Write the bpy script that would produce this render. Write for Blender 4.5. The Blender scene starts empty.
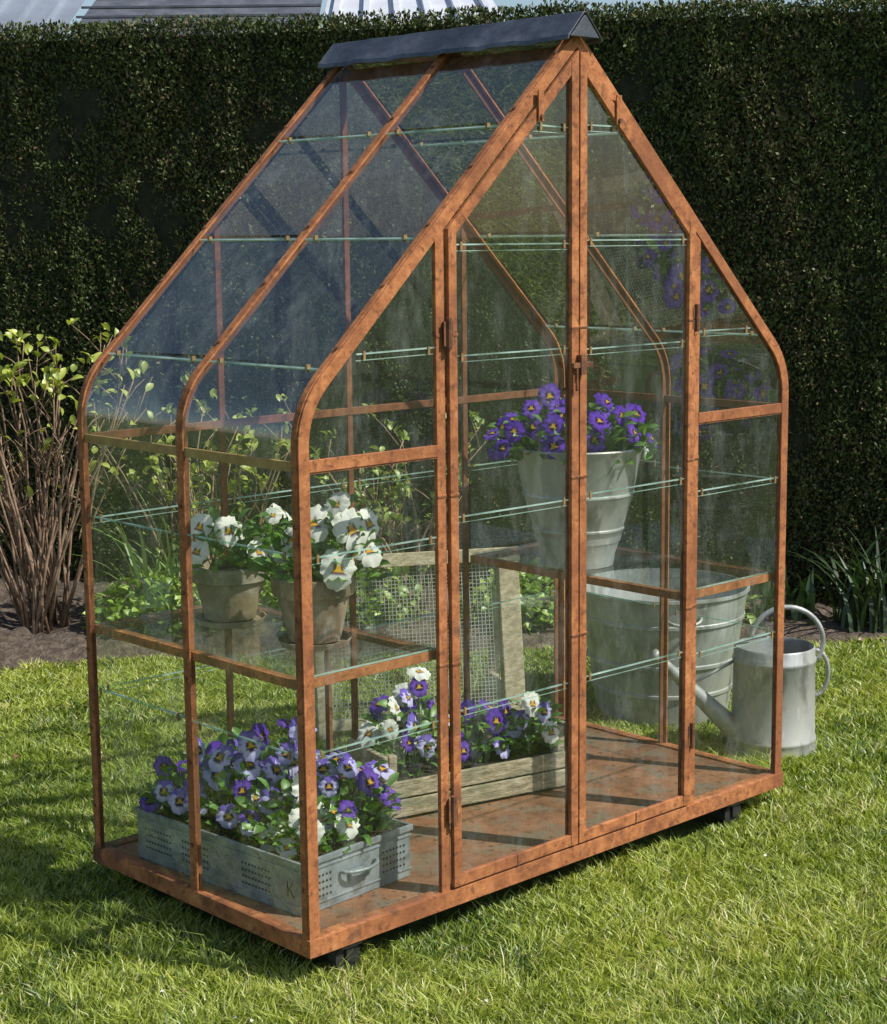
import bpy, math, random
import numpy as np
from mathutils import Vector, Matrix
random.seed(7); RNG=np.random.default_rng(11)
S=bpy.context.scene
# ------------------------------------------------------------------ garden axes
YAW=0.8152
Fd=np.array([math.cos(YAW),math.sin(YAW)]); Rt=np.array([math.sin(YAW),-math.cos(YAW)])
O=np.array([-2.2833,-2.8614])
GZ=-0.075                       # lawn level, greenhouse base bottom is z=0
def G(u,v,z=0.0):
    p=O+u*Rt+v*Fd
    return Vector((p[0],p[1],z))
# ------------------------------------------------------------------ helpers
class MB:
    def __init__(s): s.v=[];s.f=[];s.c=[]
    def add(s,vs,fs,col=(1,1,1)):
        o=len(s.v); s.v+= [tuple(p) for p in vs]
        s.f+= [tuple(i+o for i in f) for f in fs]
        if len(col) and isinstance(col[0],(tuple,list,np.ndarray)): s.c+= [tuple(c) for c in col]
        else: s.c+= [tuple(col)]*len(vs)
    def box(s,a,b,col=(1,1,1)):
        x0,y0,z0=a;x1,y1,z1=b
        s.add([(x0,y0,z0),(x1,y0,z0),(x1,y1,z0),(x0,y1,z0),(x0,y0,z1),(x1,y0,z1),(x1,y1,z1),(x0,y1,z1)],
              [(0,3,2,1),(4,5,6,7),(0,1,5,4),(1,2,6,5),(2,3,7,6),(3,0,4,7)],col)
    def beam(s,p,q,w,h,up=(0,0,1),col=(1,1,1)):
        p=Vector(p);q=Vector(q);d=(q-p).normalized();up=Vector(up)
        r=d.cross(up)
        if r.length<1e-4: r=d.cross(Vector((1,0,0)))
        r.normalize();u=r.cross(d).normalized()
        vs=[]
        for e in (p,q):
            for a,b in ((-1,-1),(1,-1),(1,1),(-1,1)): vs.append(e+r*(a*w/2)+u*(b*h/2))
        s.add(vs,[(0,1,2,3),(4,7,6,5),(0,4,5,1),(1,5,6,2),(2,6,7,3),(3,7,4,0)],col)
    def tube(s,pts,rad,n=8,col=(1,1,1),cap=True):
        pts=[Vector(p) for p in pts]; m=len(pts)
        if not isinstance(rad,(list,tuple)): rad=[rad]*m
        vs=[];ref=None
        for i,p in enumerate(pts):
            d=(pts[min(i+1,m-1)]-pts[max(i-1,0)]).normalized()
            if ref is None:
                ref=Vector((0,0,1)) if abs(d.z)<.9 else Vector((1,0,0))
            a=d.cross(ref).normalized(); b=a.cross(d).normalized(); ref=b
            for k in range(n):
                t=2*math.pi*k/n; vs.append(p+(a*math.cos(t)+b*math.sin(t))*rad[i])
        fs=[]
        for i in range(m-1):
            for k in range(n):
                k2=(k+1)%n; fs.append((i*n+k,i*n+k2,(i+1)*n+k2,(i+1)*n+k))
        if cap: fs.append(tuple(range(n-1,-1,-1)));fs.append(tuple((m-1)*n+k for k in range(n)))
        s.add(vs,fs,col)
    def lathe(s,prof,c,n=40,sx=1,sy=1,col=(1,1,1),rot=0):
        vs=[];fs=[]
        for r,z in prof:
            for k in range(n):
                t=2*math.pi*k/n+rot
                vs.append((c[0]+r*sx*math.cos(t),c[1]+r*sy*math.sin(t),c[2]+z))
        for i in range(len(prof)-1):
            for k in range(n):
                k2=(k+1)%n; fs.append((i*n+k,i*n+k2,(i+1)*n+k2,(i+1)*n+k))
        s.add(vs,fs,col)
    def obj(s,name,mat,parent=None,smooth=False,bevel=0):
        me=bpy.data.meshes.new(name); me.from_pydata(s.v,[],s.f); me.update()
        at=me.color_attributes.new('Col','FLOAT_COLOR','POINT')
        c=np.ones((len(s.v),4),np.float32); c[:,:3]=np.array(s.c,np.float32).reshape(-1,3); at.data.foreach_set('color',c.ravel())
        if smooth:
            me.polygons.foreach_set('use_smooth',[True]*len(me.polygons))
        me.materials.append(mat)
        ob=bpy.data.objects.new(name,me); S.collection.objects.link(ob)
        if parent: ob.parent=parent
        if smooth=='auto':
            m=ob.modifiers.new('es','EDGE_SPLIT'); m.split_angle=math.radians(40)
        if bevel:
            m=ob.modifiers.new('bv','BEVEL'); m.width=bevel; m.segments=2; m.limit_method='ANGLE'
        return ob
def npmesh(name,V,faces,C,mat,parent=None,smooth=False):
    me=bpy.data.meshes.new(name); me.vertices.add(len(V)); me.vertices.foreach_set('co',V.astype(np.float32).ravel())
    loops=np.concatenate([f.ravel() for f in faces]); tot=np.concatenate([np.full(len(f),f.shape[1]) for f in faces])
    st=np.concatenate([[0],np.cumsum(tot)[:-1]])
    me.loops.add(len(loops)); me.loops.foreach_set('vertex_index',loops.astype(np.int32))
    me.polygons.add(len(tot)); me.polygons.foreach_set('loop_start',st.astype(np.int32)); me.polygons.foreach_set('loop_total',tot.astype(np.int32))
    if smooth: me.polygons.foreach_set('use_smooth',np.ones(len(tot),bool))
    me.update(calc_edges=True)
    at=me.color_attributes.new('Col','FLOAT_COLOR','POINT'); c=np.ones((len(V),4),np.float32); c[:,:3]=C; at.data.foreach_set('color',c.ravel())
    me.materials.append(mat); ob=bpy.data.objects.new(name,me); S.collection.objects.link(ob)
    if parent: ob.parent=parent
    return ob
def empty(name,loc=(0,0,0)):
    e=bpy.data.objects.new(name,None); e.location=loc; e.empty_display_size=.2; S.collection.objects.link(e); return e
def vnoise(x,y,scale,seed):
    g=np.random.default_rng(seed).random((257,257)); X=x/scale+1000.3; Y=y/scale+1000.7
    i=np.floor(X).astype(int);j=np.floor(Y).astype(int);a=X-i;b=Y-j;a=a*a*(3-2*a);b=b*b*(3-2*b)
    i0=i%256;j0=j%256;i1=(i+1)%256;j1=(j+1)%256
    return (g[i0,j0]*(1-a)+g[i1,j0]*a)*(1-b)+(g[i0,j1]*(1-a)+g[i1,j1]*a)*b
# ------------------------------------------------------------------ materials
def newmat(name):
    m=bpy.data.materials.new(name); m.use_nodes=True; nt=m.node_tree
    for n in list(nt.nodes): nt.nodes.remove(n)
    out=nt.nodes.new('ShaderNodeOutputMaterial'); return m,nt,out
def noise_mat(name,cols,scale=20,rough=.7,metal=0,bump=.2,stops=None,detail=6,stretch=None,spots=None,bdist=.004,nrough=.65):
    m,nt,out=newmat(name); N=nt.nodes.new; L=nt.links.new
    b=N('ShaderNodeBsdfPrincipled'); L(b.outputs[0],out.inputs[0])
    tc=N('ShaderNodeTexCoord'); mp=N('ShaderNodeMapping'); L(tc.outputs['Object'],mp.inputs[0])
    if stretch: mp.inputs['Scale'].default_value=stretch
    n=N('ShaderNodeTexNoise'); n.inputs['Scale'].default_value=scale; n.inputs['Detail'].default_value=detail; n.inputs['Roughness'].default_value=nrough
    L(mp.outputs[0],n.inputs[0])
    r=N('ShaderNodeValToRGB'); L(n.outputs[0],r.inputs[0]); el=r.color_ramp.elements
    k=len(cols); stops=stops or [.3+.4*i/(k-1) for i in range(k)]
    el[0].position=stops[0]; el[0].color=(*cols[0],1); el[1].position=stops[-1]; el[1].color=(*cols[-1],1)
    for i in range(1,k-1):
        e=el.new(stops[i]); e.color=(*cols[i],1)
    col=r.outputs[0]
    for sp in (spots or []):
        n2=N('ShaderNodeTexNoise'); n2.inputs['Scale'].default_value=sp[0]; n2.inputs['Detail'].default_value=4; L(mp.outputs[0],n2.inputs[0])
        r2=N('ShaderNodeValToRGB'); r2.color_ramp.elements[0].position=sp[1]; r2.color_ramp.elements[1].position=sp[2]; L(n2.outputs[0],r2.inputs[0])
        if len(sp)>4: r2.color_ramp.elements[1].color=(sp[4],sp[4],sp[4],1)
        mx=N('ShaderNodeMix'); mx.data_type='RGBA'; L(r2.outputs[0],mx.inputs[0]); L(col,mx.inputs[6]); mx.inputs[7].default_value=(*sp[3],1); col=mx.outputs[2]
    L(col,b.inputs['Base Color']); b.inputs['Roughness'].default_value=rough; b.inputs['Metallic'].default_value=metal
    if bump:
        bp=N('ShaderNodeBump'); bp.inputs['Strength'].default_value=bump; bp.inputs['Distance'].default_value=bdist
        n3=N('ShaderNodeTexNoise'); n3.inputs['Scale'].default_value=scale*3; n3.inputs['Detail'].default_value=3; L(mp.outputs[0],n3.inputs[0])
        L(n3.outputs[0],bp.inputs['Height']); L(bp.outputs[0],b.inputs['Normal'])
    return m
def leaf_mat(name,trans=.35,gloss=.06,tint=(1,1,1)):
    m,nt,out=newmat(name); N=nt.nodes.new; L=nt.links.new
    at=N('ShaderNodeAttribute'); at.attribute_name='Col'
    b=N('ShaderNodeBsdfDiffuse'); L(at.outputs[0],b.inputs[0]); cur=b.outputs[0]
    if trans:
        t=N('ShaderNodeBsdfTranslucent'); mu=N('ShaderNodeMix'); mu.data_type='RGBA'; mu.blend_type='MULTIPLY'; mu.inputs[0].default_value=1
        L(at.outputs[0],mu.inputs[6]); mu.inputs[7].default_value=(*tint,1); L(mu.outputs[2],t.inputs[0])
        mx=N('ShaderNodeMixShader'); mx.inputs[0].default_value=trans; L(cur,mx.inputs[1]); L(t.outputs[0],mx.inputs[2]); cur=mx.outputs[0]
    if gloss:
        gl=N('ShaderNodeBsdfGlossy'); gl.inputs['Roughness'].default_value=.45
        mx=N('ShaderNodeMixShader'); mx.inputs[0].default_value=gloss; L(cur,mx.inputs[1]); L(gl.outputs[0],mx.inputs[2]); cur=mx.outputs[0]
    L(cur,out.inputs[0])
    return m
def glass_mat(name,f0=.07,dirt=.028,tint=(.96,.985,.97)):
    m,nt,out=newmat(name); N=nt.nodes.new; L=nt.links.new
    tr=N('ShaderNodeBsdfTransparent'); tr.inputs[0].default_value=(*tint,1)
    gl=N('ShaderNodeBsdfGlossy'); gl.inputs['Roughness'].default_value=.015; gl.inputs[0].default_value=(1,1,1,1)
    tc=N('ShaderNodeTexCoord')
    lw=N('ShaderNodeLayerWeight'); lw.inputs[0].default_value=.5
    pw=N('ShaderNodeMath'); pw.operation='POWER'; L(lw.outputs['Facing'],pw.inputs[0]); pw.inputs[1].default_value=4.5
    ml=N('ShaderNodeMath'); ml.operation='MULTIPLY_ADD'; L(pw.outputs[0],ml.inputs[0]); ml.inputs[1].default_value=.85; ml.inputs[2].default_value=f0
    mx=N('ShaderNodeMixShader'); L(ml.outputs[0],mx.inputs[0]); L(tr.outputs[0],mx.inputs[1]); L(gl.outputs[0],mx.inputs[2])
    df=N('ShaderNodeBsdfDiffuse'); df.inputs[0].default_value=(.6,.64,.62,1)
    mp=N('ShaderNodeMapping'); mp.inputs['Scale'].default_value=(1,1,.35); mp.inputs['Rotation'].default_value=(.3,.4,0); L(tc.outputs['Object'],mp.inputs[0])
    n=N('ShaderNodeTexNoise'); n.inputs['Scale'].default_value=11; n.inputs['Detail'].default_value=4; n.inputs['Roughness'].default_value=.78; L(mp.outputs[0],n.inputs[0])
    mr=N('ShaderNodeMapRange'); mr.inputs[1].default_value=.5; mr.inputs[2].default_value=.76; mr.inputs[3].default_value=dirt*.15; mr.inputs[4].default_value=dirt*3.6; L(n.outputs[0],mr.inputs[0])
    mf=N('ShaderNodeMixShader'); L(mr.outputs[0],mf.inputs[0]); L(mx.outputs[0],mf.inputs[1]); L(df.outputs[0],mf.inputs[2]); L(mf.outputs[0],out.inputs[0])
    return m
def edge_mat(name):
    m,nt,out=newmat(name); N=nt.nodes.new; L=nt.links.new
    tr=N('ShaderNodeBsdfTransparent'); tr.inputs[0].default_value=(.8,.96,.88,1)
    b=N('ShaderNodeBsdfPrincipled'); b.inputs['Base Color'].default_value=(.5,.64,.58,1); b.inputs['Roughness'].default_value=.1
    tc=N('ShaderNodeTexCoord'); n=N('ShaderNodeTexNoise'); n.inputs['Scale'].default_value=9; n.inputs['Detail'].default_value=3; L(tc.outputs['Object'],n.inputs[0])
    mr=N('ShaderNodeMapRange'); mr.inputs[1].default_value=.38; mr.inputs[2].default_value=.68; mr.inputs[3].default_value=.12; mr.inputs[4].default_value=.85; L(n.outputs[0],mr.inputs[0])
    mx=N('ShaderNodeMixShader'); L(mr.outputs[0],mx.inputs[0]); L(tr.outputs[0],mx.inputs[1]); L(b.outputs[0],mx.inputs[2]); L(mx.outputs[0],out.inputs[0]); return m
M_rust=noise_mat('rust_steel',[(.11,.04,.017),(.33,.115,.038),(.50,.19,.066),(.62,.29,.13)],scale=24,rough=.85,bump=.55,stops=[.27,.43,.57,.74],spots=[(5,.42,.66,(.22,.075,.028),.8),(60,.56,.68,(.12,.042,.02),.7),(13,.6,.74,(.1,.045,.028),.7)],bdist=.003,nrough=.78)
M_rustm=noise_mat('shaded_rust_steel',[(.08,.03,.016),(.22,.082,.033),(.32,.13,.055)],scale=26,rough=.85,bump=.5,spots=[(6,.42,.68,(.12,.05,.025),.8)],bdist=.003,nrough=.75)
M_rustd=noise_mat('dark_rust',[(.05,.022,.014),(.15,.06,.026),(.27,.11,.05)],scale=40,rough=.85,bump=.4,bdist=.002)
M_floor=noise_mat('rusty_floor',[(.10,.045,.026),(.26,.12,.06),(.4,.21,.12)],scale=4.5,rough=.65,bump=.3,spots=[(12,.48,.66,(.19,.15,.1)),(50,.58,.7,(.12,.055,.03))],bdist=.002,nrough=.78)
M_glass=glass_mat('pane_glass')
M_glassr=glass_mat('roof_glass',f0=.13,dirt=.035)
M_edge=edge_mat('glass_edge')
M_brass=noise_mat('clip_metal',[(.2,.11,.04),(.4,.25,.1)],scale=40,rough=.6,metal=.2,bump=0)
M_lead=noise_mat('lead_sheet',[(.05,.058,.07),(.09,.1,.12),(.19,.2,.23)],scale=6,rough=.38,metal=.4,bump=.5,bdist=.012)
M_zinc=noise_mat('galvanised',[(.2,.22,.22),(.36,.38,.375),(.58,.59,.58)],scale=12,rough=.52,metal=.3,bump=.25,spots=[(5,.42,.62,(.44,.44,.4)),(18,.52,.66,(.19,.19,.17),.75),(60,.6,.7,(.6,.6,.57),.6)],bdist=.003,stretch=(1,1,.45))
M_zincb=noise_mat('blue_zinc',[(.15,.18,.2),(.27,.31,.33),(.42,.45,.46)],scale=16,rough=.5,metal=.3,bump=.25,spots=[(7,.46,.66,(.3,.31,.29)),(28,.54,.68,(.15,.15,.14),.7)],bdist=.003)
M_terra=noise_mat('mossy_clay',[(.13,.12,.08),(.29,.26,.19),(.5,.46,.38)],scale=14,rough=.9,bump=.5,spots=[(8,.46,.64,(.12,.13,.06)),(4,.5,.7,(.33,.2,.13),.6)],bdist=.005)
M_terra2=noise_mat('brown_clay',[(.08,.06,.04),(.2,.135,.085),(.4,.32,.23)],scale=12,rough=.9,bump=.5,spots=[(7,.46,.66,(.1,.11,.06)),(30,.56,.7,(.42,.37,.3),.6)],bdist=.005,stretch=(1,1,.4))
M_wood=noise_mat('weathered_wood',[(.16,.12,.07),(.36,.3,.19),(.58,.5,.36)],scale=16,rough=.85,bump=.6,stretch=(1,6,6),bdist=.004,spots=[(6,.5,.75,(.2,.2,.12))])
M_woodd=noise_mat('pale_wood',[(.26,.21,.13),(.45,.38,.25),(.65,.57,.41)],scale=16,rough=.9,bump=.5,stretch=(1,5,5),spots=[(9,.5,.7,(.27,.24,.14))],bdist=.003)
M_wire=noise_mat('mesh_wire',[(.35,.35,.32),(.55,.55,.52)],scale=30,rough=.6,metal=.2,bump=0)
M_black=noise_mat('black_rubber',[(.012,.012,.013),(.03,.03,.03)],scale=30,rough=.6,bump=0)
M_compost=noise_mat('compost',[(.02,.014,.01),(.05,.035,.022)],scale=60,rough=.95,bump=.8,bdist=.01)
M_leaf=leaf_mat('pansy_leaf',.3,.07,(1.1,1.2,.6))
M_petal=leaf_mat('petal',.3,0)
M_grass=leaf_mat('grass_blade',.38,.05,(1.15,1.2,.6))
M_hedge=leaf_mat('hedge_leaf',0,.03)
M_bark=noise_mat('stem_bark',[(.12,.07,.045),(.27,.17,.11),(.42,.3,.21)],scale=30,rough=.85,bump=.3,bdist=.002)
# ------------------------------------------------------------------ ground
lawnm=noise_mat('lawn_soil',[(.03,.045,.01),(.09,.13,.022),(.15,.18,.04)],scale=14,rough=.95,bump=.6,bdist=.02)
g=MB(); g.add([(-400,-400,GZ),(400,-400,GZ),(400,400,GZ),(-400,400,GZ)],[(0,1,2,3)]); g.obj('ground',lawnm)
def lawn_h(x,y): return .022*(vnoise(x,y,.5,3)-.5)+.014*(vnoise(x,y,.17,4)-.5)
def edge_v(u,v): return 6.74+.11*u+.1*(vnoise(u,v,.35,9)-.5)+.05*(vnoise(u,v,.1,10)-.5)
def blades(n,u0,u1,v0,v1,taper=False,hs=1.0):
    v=v0+(v1-v0)*RNG.random(n)**1.15
    if taper: half=.30*v+.35; u=(RNG.random(n)*2-1)*half
    else: u=u0+(u1-u0)*RNG.random(n)
    x=O[0]+u*Rt[0]+v*Fd[0]; y=O[1]+u*Rt[1]+v*Fd[1]
    k=(v<edge_v(u,v)); x,y,u,v=x[k],y[k],u[k],v[k]
    inside=(x>0.05)&(x<1.66)&(y>.05)&(y<.8); k=~inside; x,y,u,v=x[k],y[k],u[k],v[k]; n=len(x)
    cl=vnoise(x,y,.09,21); c2=vnoise(x,y,.6,22); c3=vnoise(x,y,.03,23); c4=vnoise(x,y,.22,27)
    h=(.009+.017*RNG.random(n)*(.5+cl)+.014*c3)*hs
    long=RNG.random(n)<.03; h[long]*=1.7
    w=.0012+.0015*RNG.random(n); w*=np.clip(v/4.0,.9,1.7)
    az=RNG.random(n)*6.283; lean=(.35+1.3*RNG.random(n))*h
    az2=vnoise(x,y,.12,25)*12.5; m=RNG.random(n)<.4; az[m]=az2[m]+RNG.normal(0,.6,m.sum())
    dx,dy=np.cos(az),np.sin(az); tw=RNG.random(n)*6.283; fx,fy=np.cos(tw),np.sin(tw)
    z0=GZ+.005+lawn_h(x,y)
    V=np.zeros((n,5,3))
    V[:,0]=np.c_[x-fx*w,y-fy*w,z0-.012]; V[:,1]=np.c_[x+fx*w,y+fy*w,z0-.012]
    mx_,my_=x+dx*lean*.35,y+dy*lean*.35
    V[:,2]=np.c_[mx_+fx*w*.85,my_+fy*w*.85,z0+h*.6]; V[:,3]=np.c_[mx_-fx*w*.85,my_-fy*w*.85,z0+h*.6]
    V[:,4]=np.c_[x+dx*lean,y+dy*lean,z0+h]
    i=np.arange(n)*5
    Q=np.stack([i,i+1,i+2,i+3],1); T=np.stack([i+3,i+2,i+4],1)
    a=np.array([.22,.32,.035]);b=np.array([.54,.59,.11]);c=np.array([.075,.14,.02]);st=np.array([.68,.6,.3])
    t=np.clip(.12+.5*c2+.35*RNG.random(n)+.35*(cl-.5)+.45*(c4-.5),0,1)[:,None]
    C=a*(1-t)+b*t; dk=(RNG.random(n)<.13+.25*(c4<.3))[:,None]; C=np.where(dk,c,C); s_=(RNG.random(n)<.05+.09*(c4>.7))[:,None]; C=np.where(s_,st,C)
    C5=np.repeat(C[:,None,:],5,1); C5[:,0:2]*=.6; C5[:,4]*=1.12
    return V.reshape(-1,3),Q,T,C5.reshape(-1,3)
parts=[blades(350000,0,0,2.9,7.15,True),blades(60000,-5,5,1.5,7.2,False)]
o=0;Vs=[];Qs=[];Ts=[];Cs=[]
for V,Q,T,C in parts:
    Vs.append(V);Qs.append(Q+o);Ts.append(T+o);Cs.append(C);o+=len(V)
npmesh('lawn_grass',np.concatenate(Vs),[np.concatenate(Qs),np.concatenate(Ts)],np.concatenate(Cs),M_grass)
M_soil=noise_mat('bed_soil',[(.04,.028,.021),(.10,.072,.052),(.2,.16,.12)],scale=25,rough=.95,bump=.8,bdist=.02)
nu,nv=420,80
uu=np.linspace(-6,6,nu);vv=np.linspace(5.9,8.6,nv);UU,VV=np.meshgrid(uu,vv,indexing='ij')
EE=6.74+.11*UU-.03
zz=GZ+.012+.06*np.clip((VV-EE)/.3,0,1)*(.3+vnoise(UU,VV,.12,31)*.6+vnoise(UU,VV,.05,32)*.6)-.05*(VV<EE)
P=np.stack([O[0]+UU*Rt[0]+VV*Fd[0],O[1]+UU*Rt[1]+VV*Fd[1],zz],-1).reshape(-1,3)
ii=np.arange(nu*nv).reshape(nu,nv); Q=np.stack([ii[:-1,:-1],ii[1:,:-1],ii[1:,1:],ii[:-1,1:]],-1).reshape(-1,4)
npmesh('soil_bed',P,[Q],np.ones((len(P),3)),M_soil,smooth=True)
# ------------------------------------------------------------------ hedge
HT=2.475
def hedge_v(u): return 7.60-.22*u
hedge=empty('clipped_hedge')
hc=MB(); n=60
vs=[];fs=[]
for i in range(n+1):
    u=-6.5+13*i/n; v=hedge_v(u)
    for (dv,z) in ((.1,GZ-.02),(.07,.6),(.07,1.6),(.08,HT-.06),(.9,HT-.06),(.95,GZ)):
        vs.append(G(u,v+dv+.02*random.random(),z))
for i in range(n):
    for k in range(5): fs.append((i*6+k,(i+1)*6+k,(i+1)*6+k+1,i*6+k+1))
fs+=[tuple(range(6)),tuple(n*6+k for k in range(5,-1,-1))]
hc.add(vs,fs)
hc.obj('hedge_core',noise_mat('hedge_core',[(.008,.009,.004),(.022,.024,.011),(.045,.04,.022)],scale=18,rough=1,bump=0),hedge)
def leaves_np(P,Dr,ln,wd,C):
    n=len(P); rnd=RNG.normal(size=(n,3)); W=np.cross(Dr,rnd); W/=np.linalg.norm(W,axis=1)[:,None]+1e-9
    V=np.zeros((n,4,3)); V[:,0]=P; V[:,1]=P+Dr*ln[:,None]*.5+W*wd[:,None]; V[:,2]=P+Dr*ln[:,None]; V[:,3]=P+Dr*ln[:,None]*.5-W*wd[:,None]
    i=np.arange(n)*4; return V.reshape(-1,3),np.stack([i,i+1,i+2,i+3],1),np.repeat(C,4,0)
def hedge_leaves(n,u0,u1,top=False):
    u=u0+(u1-u0)*RNG.random(n)
    out=np.array([-Fd[0],-Fd[1],0]); 
    if top: z=np.full(n,HT); v=hedge_v(u)+.9*RNG.random(n)
    else: z=GZ+(HT-GZ)*RNG.random(n); v=hedge_v(u).copy()
    b=vnoise(u,z*.6,.3,41)*.06+vnoise(u,z*.5,.08,42)*.045+vnoise(u,z*.6,.03,43)*.03
    dep=RNG.random(n)**1.6*.045
    if top: z=HT-.05+vnoise(u,v,.2,44)*.06-dep+.02*RNG.random(n)
    else: v=v+.12-b+dep; z=np.minimum(z,HT)
    if top: nrm=np.array([0,0,1.])
    else: nrm=out*.5+np.array([0,0,.65])
    D=nrm+RNG.normal(size=(n,3))*.6; D/=np.linalg.norm(D,axis=1)[:,None]
    P=np.stack([O[0]+u*Rt[0]+v*Fd[0],O[1]+u*Rt[1]+v*Fd[1],z],1)
    a=np.array([.06,.088,.026]);c=np.array([.125,.15,.05]);br=np.array([.17,.125,.07])
    t=np.clip(vnoise(u,z*.5,.2,45)*.7+RNG.random(n)*.5-.15,0,1)[:,None]
    C=a*(1-t)+c*t
    m=(RNG.random(n)<.10+.45*np.clip(vnoise(u,z*.6,.5,46)-.45,0,1))[:,None]; C=np.where(m,br,C)
    C*= (.65+.6*RNG.random(n))[:,None]
    return leaves_np(P,D,.013+.016*RNG.random(n),.003+.004*RNG.random(n),C)
o=0;Vs=[];Qs=[];Cs=[]
for a in (hedge_leaves(340000,-2.7,2.7),hedge_leaves(50000,-6.5,-2.7),hedge_leaves(50000,2.7,6.5),hedge_leaves(60000,-6.5,6.5,True)):
    Vs.append(a[0]);Qs.append(a[1]+o);Cs.append(a[2]);o+=len(a[0])
npmesh('hedge_foliage',np.concatenate(Vs),[np.concatenate(Qs)],np.concatenate(Cs),M_hedge,hedge)
# ------------------------------------------------------------------ building behind the hedge
house=empty('outbuilding')
M_slate=noise_mat('slate',[(.06,.066,.08),(.1,.11,.13),(.15,.16,.18)],scale=8,rough=.5,bump=.2)
M_metalroof=noise_mat('metal_roof',[(.26,.29,.34),(.36,.4,.46)],scale=3,rough=.4,metal=.3,bump=0)
M_white=noise_mat('white_roof',[(.5,.52,.56),(.65,.67,.72)],scale=4,rough=.4,bump=0)
M_wall=noise_mat('brick_wall',[(.2,.11,.08),(.3,.17,.12)],scale=12,rough=.9)
w=MB()
def gq(mb,pts): mb.add([G(*p) for p in pts],[(0,1,2,3)])
def gbox(mb,u0,u1,v0,v1,z0,z1):
    q=[(u0,v0),(u1,v0),(u1,v1),(u0,v1)]
    mb.add([G(a,b,z0) for a,b in q]+[G(a,b,z1) for a,b in q],[(0,3,2,1),(4,5,6,7),(0,1,5,4),(1,2,6,5),(2,3,7,6),(3,0,4,7)])
gbox(w,-7,.55,12.2,16,GZ,2.75); w.obj('wall',M_wall,house)
r1=MB(); gq(r1,[(-7,12,2.78),(-2.55,12,2.78),(-2.35,15,4.2),(-7,15,4.2)])
for i in range(22):
    u=-6.9+i*.2; r1.beam(G(u,12,2.80),G(u+.15,15,4.22),.03,.04)
r1.obj('metal_roof_part',M_metalroof,house)
r2=MB(); gq(r2,[(-2.5,12,2.78),(-.82,12,2.78),(-.82,15,4.1),(-2.3,15,4.1)])
for k in range(14): 
    vv_=12+k*.2; r2.beam(G(-2.5,vv_,2.79+.44*(vv_-12)),G(-.82,vv_,2.79+.44*(vv_-12)),.02,.015)
r2.obj('slate_roof_part',M_slate,house)
r3=MB(); gq(r3,[(-.78,12,2.84),(.5,12,2.84),(.1,15,4.0),(-.78,15,4.0)])
for i in range(6): r3.beam(G(-.7+i*.22,12,2.86),G(-.7+i*.15,15,4.02),.04,.05)
r3.obj('white_roof_part',M_white,house)
# ------------------------------------------------------------------ greenhouse
W,D,HE,HS,XL,XR=1.7137,.8555,1.0837,.6128,.4252,1.2981
ZC,ZA,TL=1.20,2.02,.085; SL=(ZA-ZC)/(W/2); KK=math.sqrt(1+SL*SL)
gh=empty('glass_greenhouse')
fr=MB(); fd=MB(); fm_=MB()
def arch_path(inset=0,zs=.03):
    """outline of the house cross-section, moved inwards by inset"""
    th=math.atan(SL); pts=[(0,zs)]; turn=math.pi/2-th
    r=TL/math.tan(turn/2); c=(r,ZC-TL)
    for i in range(9):
        a=math.pi-turn*i/8; pts.append((c[0]+r*math.cos(a),c[1]+r*math.sin(a)))
    pts.append((W/2,ZA)); L=[]
    for i,p in enumerate(pts):
        if i==0: q=(p[0]+inset,p[1])
        elif i==len(pts)-1: q=(p[0],p[1]-inset/math.cos(th))
        else:
            a=math.pi-turn*(i-1)/8; q=(p[0]-math.cos(a)*inset,p[1]-math.sin(a)*inset)
        L.append(q)
    return L+[(W-x,z) for x,z in reversed(L[:-1])]
def arch(mb,i0,i1,y0,y1):
    A=arch_path(i0);B=arch_path(i1);n=len(A);vs=[];fs=[]
    for a,b in zip(A,B): vs+= [(a[0],y0,a[1]),(b[0],y0,b[1]),(b[0],y1,b[1]),(a[0],y1,a[1])]
    for i in range(n-1):
        for k in range(4): k2=(k+1)%4; fs.append((i*4+k,i*4+k2,(i+1)*4+k2,(i+1)*4+k))
    fs+=[(3,2,1,0),(n*4-4,n*4-3,n*4-2,n*4-1)]
    mb.add(vs,fs)
def zroof(x): x=min(x,W-x); return ZC+SL*x
BW=.029
arch(fr,0,BW,0,.006); arch(fr,-.002,.003,.006,.024)
arch(fd,BW-.004,BW+.003,.006,.013)
arch(fr,-.001,.004,D/2-.013,D/2+.013); arch(fm_,.004,.022,D/2-.003,D/2+.003); 
arch(fm_,0,BW-.004,D-.006,D); arch(fr,-.002,.003,D-.024,D-.006)
fr.box((-.004,-.005,0),(W+.004,.032,.040)); fm_.box((-.004,D-.032,0),(W+.004,D+.005,.040))
fr.box((-.0045,.032,.001),(.028,D-.032,.0395)); fr.box((W-.028,.032,.001),(W+.0045,D-.032,.0395))
fl=MB(); fl.box((.026,.03,.012),(W-.026,D-.03,.034))
z0,z1=HE-.02,HE
yl=MB(); yl.box((.004,.02,z0),(.016,D-.02,z1)) 
fm_.box((W-.016,.02,z0),(W-.004,D-.02,z1))
fm_.box((BW,D-.016,z0),(W-BW,D-.003,z1))
fr.box((BW,.001,z0-.002),(XL-.028,.012,z1+.004)); fr.box((XR+.028,.001,z0-.002),(W-BW,.012,z1+.004))
fd.box((BW,.003,z0-.006),(XL-.028,.010,z0-.002)); fd.box((XR+.028,.003,z0-.006),(W-BW,.010,z0-.002))
zo=lambda x:zroof(x)-BW*KK
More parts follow.
